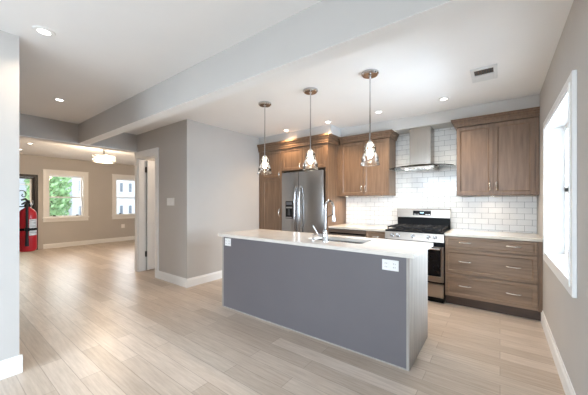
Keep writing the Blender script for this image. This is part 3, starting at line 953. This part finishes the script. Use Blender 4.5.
for gx0, gx1 in ((RX0 + 0.025, -1.085), (-1.08, -0.835), (-0.83, RX1 - 0.025)):
    bm = bmesh.new()
    y0, y1 = RY + 0.05, YB - 0.12
    for xx in (gx0, gx1 - 0.012):
        bx(bm, xx, xx + 0.012, y0, y1, 0.955, 0.972, 0.002)
    for yy in (y0, (y0 + y1) / 2 - 0.006, y1 - 0.012):
        bx(bm, gx0, gx1, yy, yy + 0.012, 0.955, 0.972, 0.002)
    xm = (gx0 + gx1) / 2
    bx(bm, xm - 0.006, xm + 0.006, y0, y1, 0.958, 0.974, 0.002)
    for yy in (y0 + 0.13, y1 - 0.14):
        bx(bm, gx0, gx1, yy - 0.005, yy + 0.005, 0.958, 0.974, 0.002)
    for xx in (gx0 + 0.006, gx1 - 0.006):
        for yy in (y0 + 0.006, y1 - 0.006):
            bx(bm, xx - 0.006, xx + 0.006, yy - 0.006, yy + 0.006, 0.929, 0.957)
    part('grate', bm, M_iron, rg)
for bx_ in (-1.2, -0.957, -0.712):
    for by_ in (RY + 0.18, YB - 0.26):
        part('burner', lathe(bmesh.new(), [(0, 0.93), (0.048, 0.93), (0.046, 0.94), (0.034, 0.942), (0.034, 0.95), (0, 0.952)], (bx_, by_, 0)), M_iron, rg, True)

# ------------------------------------------------------------------ range hood
hd = thing('range_hood', 'stainless chimney range hood with flat glass canopy on tiled wall', 'range hood', (-0.957, 4.5, 1.8))
part('chimney', bx(box(-1.095, -0.805, 4.385, YB - 0.012, 1.90, 2.428, 0.002), -1.092, -0.808, 4.388, YB - 0.012, 1.87, 1.92), M_hoodsteel, hd)
bm = bmesh.new()
bot = [(-1.18, 4.22), (-0.735, 4.22), (-0.735, YB - 0.012), (-1.18, YB - 0.012)]
top = [(-1.11, 4.36), (-0.79, 4.36), (-0.79, YB - 0.012), (-1.11, YB - 0.012)]
L = [[bm.verts.new((x, y, z)) for x, y in P] for P, z in ((bot, 1.80), (bot, 1.83), (top, 1.875))]
for A, B in zip(L, L[1:]):
    for i in range(4):
        bm.faces.new((A[i], A[(i + 1) % 4], B[(i + 1) % 4], B[i]))
bm.faces.new(L[0][::-1])
bm.faces.new(L[-1])
hb = part('motor_housing', bm, M_hoodsteel, hd)
bm = bmesh.new()
for a, b in ((-1.15, -0.965), (-0.95, -0.765)):
    bx(bm, a, b, 4.26, 4.60, 1.796, 1.801)
part('filter', bm, M_nickel, hb)
for xx in (-1.1, -0.82):
    part('hood_lamp', cyl(bmesh.new(), (xx, 4.245, 1.796), (xx, 4.245, 1.8005), 0.02), M_lens, hb)
for xx in (-1.1, -0.82):
    d = bpy.data.lights.new('hood_spot', 'SPOT')
    d.energy = 4.0
    d.color = (1.0, 0.90, 0.78)
    d.spot_size = math.radians(130)
    d.spot_blend = 0.7
    d.shadow_soft_size = 0.02
    l = bpy.data.objects.new('hood_spot', d)
    COL.objects.link(l)
    l.parent = hd
    l.location = (xx + 0.957, 4.245 - 4.5, -0.012)
# gently bowed glass canopy
bm = bmesh.new()
NX = 16
gx0, gx1 = -1.36, -0.50
rows = []
for i in range(NX + 1):
    t = i / NX
    x = gx0 + (gx1 - gx0) * t
    yf = 4.17 + 0.06 * (2 * t - 1) ** 2
    zc = 1.846 - 0.03 * (2 * t - 1) ** 2
    rows.append([bm.verts.new((x, yf, zc)), bm.verts.new((x, YB - 0.012, zc)), bm.verts.new((x, YB - 0.012, zc + 0.008)), bm.verts.new((x, yf, zc + 0.008))])
for A, B in zip(rows, rows[1:]):
    for k in range(4):
        j = (k + 1) % 4
        bm.faces.new((A[k], A[j], B[j], B[k]))
bm.faces.new(rows[0])
bm.faces.new(rows[-1][::-1])
part('glass_canopy', bm, M_hood, hd)

# ------------------------------------------------------------------ pendants
def make_pendant(x, y, label):
    p = thing('pendant_light', label, 'pendant light', (x, y, 1.68), 'glass pendants over the island')
    part('ceiling_canopy', lathe(bmesh.new(), [(0, ZC), (0.084, ZC), (0.084, ZC - 0.016), (0.072, ZC - 0.028), (0.02, ZC - 0.028), (0.008, ZC - 0.04), (0, ZC - 0.04)], (x, y, 0)), M_chrome, p, True)
    part('rod', cyl(bmesh.new(), (x, y, 1.918), (x, y, ZC - 0.03), 0.0068, None, 10), M_chrome, p, True)
    part('lamp_socket', lathe(bmesh.new(), [(0, 1.925), (0.012, 1.925), (0.027, 1.908), (0.028, 1.875), (0.02, 1.866), (0, 1.866)], (x, y, 0)), M_nickel, p, True)
    prof = [(0.029, 1.905), (0.040, 1.893), (0.052, 1.870), (0.057, 1.845), (0.055, 1.826), (0.052, 1.815), (0.058, 1.803), (0.073, 1.782), (0.083, 1.755), (0.085, 1.73), (0.081, 1.72), (0.088, 1.706), (0.093, 1.69)]
    inner = [(r - 0.003, z) for r, z in prof[::-1]]
    part('glass_shade', lathe(bmesh.new(), prof, (x, y, 0), 36), M_shade, p, True)
    for nm, r, z in (('shade_rim', 0.0935, 1.69), ('shade_waist_ring', 0.0535, 1.815)):
        pts = [(x + r * math.cos(2 * math.pi * i / 36), y + r * math.sin(2 * math.pi * i / 36), z) for i in range(37)]
        part(nm, tube(bmesh.new(), pts, 0.0024, 6), M_hood, p, True)
    part('bulb', lathe(bmesh.new(), [(0, 1.755), (0.014, 1.758), (0.025, 1.774), (0.029, 1.795), (0.025, 1.82), (0.016, 1.842), (0.012, 1.866), (0, 1.868)], (x, y, 0), 20), M_bulb, p, True)
    return p

def copy_tree(o, parent=None):
    c = o.copy()
    COL.objects.link(c)
    if parent:
        c.parent = parent
    for ch in list(o.children):
        copy_tree(ch, c)
    return c
pend = make_pendant(-2.445, 2.64, 'glass pendant light over the doorway end of the island')
for x, lab in ((-1.737, 'glass pendant light over the middle of the island'), (-1.032, 'glass pendant light over the window end of the island')):
    c = copy_tree(pend)
    c.location.x = x
    c['label'] = lab

# ------------------------------------------------------------------ recessed lights
def recessed(x, y, label, group, power, col=(1.0, 0.80, 0.58), r=0.036):
    o = thing('recessed_light', label, 'ceiling light', (x, y, ZC), group)
    part('trim_ring', lathe(bmesh.new(), [(r, ZC - 0.002), (r + 0.004, ZC - 0.009), (r + 0.026, ZC - 0.007), (r + 0.031, ZC - 0.0005)], (x, y, 0)), M_trim, o, True)
    part('lens', cyl(bmesh.new(), (x, y, ZC - 0.004), (x, y, ZC - 0.001), r), M_lens, o)
    d = bpy.data.lights.new('recessed_lamp', 'SPOT')
    d.energy = power
    d.color = col
    d.spot_size = math.radians(130)
    d.spot_blend = 0.8
    d.shadow_soft_size = 0.05
    l = bpy.data.objects.new('recessed_lamp', d)
    COL.objects.link(l)
    l.parent = o
    l.location = (0, 0, -0.02)
    return o
for x, lab in ((-3.05, 'recessed downlight nearest the pale kitchen wall'), (-2.2, 'recessed downlight in front of the refrigerator'), (-1.38, 'recessed downlight left of the range hood'), (-0.56, 'recessed downlight in front of the window side wall cabinet')):
    recessed(x, 3.85, lab, 'downlights along the kitchen cabinets', 30 if x < -2 else 32, (1.0, 0.70, 0.42) if x < -2 else (1.0, 0.86, 0.70))
recessed(-2.734, 0.533, 'large recessed downlight beside the left foreground wall', 'downlights in the living area', 10)
recessed(-4.407, 1.005, 'recessed downlight in front of the lounge header', 'downlights in the living area', 10)
recessed(-8.207, 1.373, 'recessed downlight in the lounge ceiling nearer the header', 'downlights in the lounge', 16)
recessed(-9.361, 1.381, 'recessed downlight in the lounge ceiling above the entry door', 'downlights in the lounge', 16)

# ceiling vent
cv = thing('ceiling_vent', 'white rectangular air vent with dark slots in kitchen ceiling', 'vent', (-0.12, 3.33, ZC))
VX0, VX1, VY0, VY1 = -0.235, -0.02, 3.16, 3.50
bm = bmesh.new()
for a, b, c, d in ((VX0, VX0 + 0.03, VY0, VY1), (VX1 - 0.03, VX1, VY0, VY1), (VX0 + 0.03, VX1 - 0.03, VY0, VY0 + 0.04), (VX0 + 0.03, VX1 - 0.03, VY1 - 0.16, VY1)):
    bx(bm, a, b, c, d, ZC - 0.014, ZC, 0.003)
part('frame', bm, mat('vent_white', (0.70, 0.71, 0.72), 0.4, var=0.02), cv)
part('duct', box(VX0 + 0.03, VX1 - 0.03, VY0 + 0.04, VY1 - 0.16, ZC - 0.002, ZC - 0.0005), M_slot, cv)
bm = bmesh.new()
for i in range(7):
    xx = VX0 + 0.04 + i * 0.022
    bx(bm, xx, xx + 0.003, VY0 + 0.04, VY1 - 0.16, ZC - 0.008, ZC - 0.002)
part('slat', bm, M_nickel, cv)

# ------------------------------------------------------------------ lounge chandelier
ch = thing('chandelier', 'glowing round crystal drum chandelier on the lounge ceiling', 'chandelier', (-7.5, 2.53, 2.25))
c = (-7.5, 2.53, 0)
part('ceiling_canopy', lathe(bmesh.new(), [(0, ZC), (0.09, ZC), (0.09, ZC - 0.03), (0.02, ZC - 0.04), (0.012, ZC - 0.2), (0, ZC - 0.2)], c), M_chrome, ch, True)
bm = bmesh.new()
for z in (2.41, 2.34, 2.275):
    lathe(bm, [(0.222, z - 0.006), (0.23, z - 0.006), (0.23, z + 0.006), (0.222, z + 0.006), (0.222, z - 0.006)], c, 40)
for a in range(4):
    t = a * H
    bx(bm, c[0] - 0.006 if a % 2 else c[0] + (0 if a == 0 else -0.225), c[0] + 0.006 if a % 2 else c[0] + (0.225 if a == 0 else 0), c[1] - 0.006 if a % 2 == 0 else c[1] + (0 if a == 1 else -0.225), c[1] + 0.006 if a % 2 == 0 else c[1] + (0.225 if a == 1 else 0), 2.405, 2.415)
part('frame', bm, M_chrome, ch)
bm = bmesh.new()
for r, nn, z0, z1 in ((0.218, 30, 2.285, 2.40), (0.14, 18, 2.26, 2.40), (0.06, 8, 2.245, 2.40)):
    for i in range(nn):
        t = 2 * math.pi * i / nn
        x, y = c[0] + r * math.cos(t), c[1] + r * math.sin(t)
        k = 6
        for q in range(k):
            za, zb = z0 + (z1 - z0) * q / k, z0 + (z1 - z0) * (q + 1) / k
            lathe(bm, [(0, za), (0.011, za + (zb - za) * 0.5), (0, zb)], (x, y, 0), 5)
for k in range(5):
    t = 2 * math.pi * k / 5 + 0.3
    part('bulb', lathe(bmesh.new(), [(0, 2.30), (0.012, 2.305), (0.02, 2.33), (0.016, 2.36), (0.009, 2.38), (0, 2.385)], (c[0] + 0.11 * math.cos(t), c[1] + 0.11 * math.sin(t), 0), 14), M_bulb, ch, True)
o = part('crystal', bm, M_crystal, ch)
o['kind'] = 'stuff'
d = bpy.data.lights.new('chandelier_lamp', 'POINT')
d.energy = 46
d.color = (1.0, 0.78, 0.56)
d.shadow_soft_size = 0.28
l = bpy.data.objects.new('chandelier_lamp', d)
COL.objects.link(l)
l.parent = ch
l.location = (0, 0, 0.06)

# small room lamp (bulb fitting on its ceiling)
sl = thing('bathroom_light', 'warm dome lamp on the small room ceiling', 'ceiling light', (-4.7, 3.4, ZC))
part('base', cyl(bmesh.new(), (-4.7, 3.4, ZC - 0.03), (-4.7, 3.4, ZC), 0.13), M_nickel, sl)
part('dome', lathe(bmesh.new(), [(0, ZC - 0.11), (0.06, ZC - 0.1), (0.11, ZC - 0.06), (0.125, ZC - 0.03)], (-4.7, 3.4, 0)), emit('lit_dome', (1.0, 0.82, 0.66), 3.0), sl, True)

d = bpy.data.lights.new('dome_lamp', 'POINT')
d.energy = 11
d.color = (1.0, 0.80, 0.62)
d.shadow_soft_size = 0.1
l = bpy.data.objects.new('dome_lamp', d)
COL.objects.link(l)
l.parent = sl
l.location = (0, 0, -0.25)

# small puck lamps under the wall cabinets
def puck(x, y, z, label, power):
    o = thing('under_cabinet_light', label, 'cabinet light', (x, y, z), 'puck lamps under the wall cabinets')
    part('housing', lathe(bmesh.new(), [(0.028, z - 0.010), (0.032, z - 0.010), (0.034, z), (0, z)], (x, y, 0)), M_nickel, o, True)
    part('lens', cyl(bmesh.new(), (x, y, z - 0.009), (x, y, z - 0.005), 0.028), M_lens, o)
    d = bpy.data.lights.new('puck_lamp', 'SPOT')
    d.energy = power
    d.color = (1.0, 0.80, 0.60)
    d.spot_size = math.radians(150)
    d.spot_blend = 0.8
    d.shadow_soft_size = 0.03
    l = bpy.data.objects.new('puck_lamp', d)
    COL.objects.link(l)
    l.parent = o
    l.location = (0, 0, -0.015)
puck(-2.15, 4.42, 1.425, 'small puck lamp under the wall cabinet beside refrigerator panel', 3.6)
puck(-1.55, 4.50, 1.425, 'small puck lamp under the wall cabinet end nearer the range hood', 1.1)
puck(-0.08, 4.50, 1.405, 'small puck lamp under the corner wall cabinet by the window', 1.2)

# ------------------------------------------------------------------ fire extinguisher on its bracket
ex, ey, ez = -3.545, 0.575, 0.86
fe = thing('fire_extinguisher', 'red fire extinguisher with black hose hung on the wall end', 'fire extinguisher', (ex, ey, ez))
cb_ = part('cylinder', lathe(bmesh.new(), [(0, 0.004), (0.05, 0.0), (0.063, 0.012), (0.066, 0.03), (0.066, 0.33), (0.06, 0.365), (0.045, 0.388), (0.026, 0.402), (0.02, 0.408), (0.02, 0.42), (0, 0.42)], (ex, ey, ez), 32), M_red, fe, True)
part('valve', lathe(bmesh.new(), [(0, 0.415), (0.024, 0.415), (0.024, 0.435), (0.018, 0.44), (0.018, 0.465), (0, 0.468)], (ex, ey, ez), 18), M_black, fe, True)
part('gauge', cyl(bmesh.new(), (ex + 0.012, ey + 0.01, ez + 0.442), (ex + 0.032, ey + 0.022, ez + 0.442), 0.014), M_nickel, fe, True)
bm = bmesh.new()
tube(bm, [(ex, ey, ez + 0.445), (ex + 0.03, ey - 0.02, ez + 0.455), (ex + 0.085, ey - 0.05, ez + 0.44)], [0.010, 0.009, 0.007], 8)
tube(bm, [(ex, ey, ez + 0.468), (ex + 0.035, ey - 0.022, ez + 0.49), (ex + 0.10, ey - 0.055, ez + 0.478)], [0.009, 0.009, 0.007], 8)
tube(bm, [(ex, ey, ez + 0.466), (ex - 0.02, ey + 0.012, ez + 0.472), (ex - 0.03, ey + 0.016, ez + 0.45)], 0.007, 8)
part('carry_handle', bm, M_black, fe, True)
part('safety_pin', tube(bmesh.new(), arc((ex + 0.005, ey + 0.034, ez + 0.46), 0.014, 0, 6.28, 14, (1, 0.2, 0), (0, 0, 1)), 0.0018, 6), M_nickel, fe, True)
# hose hangs down the side facing the lounge opening
dirv = Vector((0.86, -0.18, 0)).normalized()   # towards the room
hp = Vector((0.75, 0.10, 0)).normalized()
hose = [Vector((ex, ey, ez + 0.44)) + dirv * 0.018, Vector((ex, ey, ez + 0.45)) + dirv * 0.05, Vector((ex, ey, ez + 0.40)) + dirv * 0.079, Vector((ex, ey, ez + 0.30)) + dirv * 0.077, Vector((ex, ey, ez + 0.16)) + dirv * 0.076, Vector((ex, ey, ez + 0.12)) + dirv * 0.076]
part('hose', tube(bmesh.new(), hose, [0.009, 0.010, 0.010, 0.010, 0.010, 0.011], 10), M_rubber, fe, True)
part('nozzle', tube(bmesh.new(), [Vector((ex, ey, ez + 0.125)) + dirv * 0.077, Vector((ex, ey, ez + 0.055)) + dirv * 0.080], [0.012, 0.0145], 10), M_rubber, fe, True)
bm = bmesh.new()
lathe(bm, [(0.0665, 0.195), (0.0685, 0.195), (0.0685, 0.218), (0.0665, 0.218)], (ex, ey, ez), 32)
bx(bm, ex + dirv.x * 0.07 - 0.016, ex + dirv.x * 0.07 + 0.018, ey + dirv.y * 0.07 - 0.016, ey + dirv.y * 0.07 + 0.016, ez + 0.19, ez + 0.223, 0.004)
part('strap', bm, M_black, fe)
def curved_label(a0, a1, z0, z1, r):
    bm = bmesh.new()
    n_ = 10
    prev = None
    for i in range(n_ + 1):
        a = a0 + (a1 - a0) * i / n_
        q = [bm.verts.new((ex + rr_ * math.cos(a), ey + rr_ * math.sin(a), ez + z)) for rr_, z in ((r, z0), (r, z1), (r - 0.0012, z1), (r - 0.0012, z0))]
        if prev:
            for k in range(4):
                j = (k + 1) % 4
                bm.faces.new((prev[k], q[k], q[j], prev[j]))
        prev = q
    return bm
pl = part('paper_label', curved_label(0.0, 1.05, 0.15, 0.30, 0.0672), M_paper, fe)
bm = box(ex - 0.03, ex + 0.03, 0.437, 0.458, ez + 0.05, ez + 0.46, 0.001)
bx(bm, ex - 0.02, ex + 0.02, 0.458, ey - 0.064, ez + 0.19, ez + 0.22)
bx(bm, ex - 0.02, ex + 0.02, 0.458, ey - 0.02, ez + 0.412, ez + 0.422)
part('wall_bracket', bm, M_black, fe)
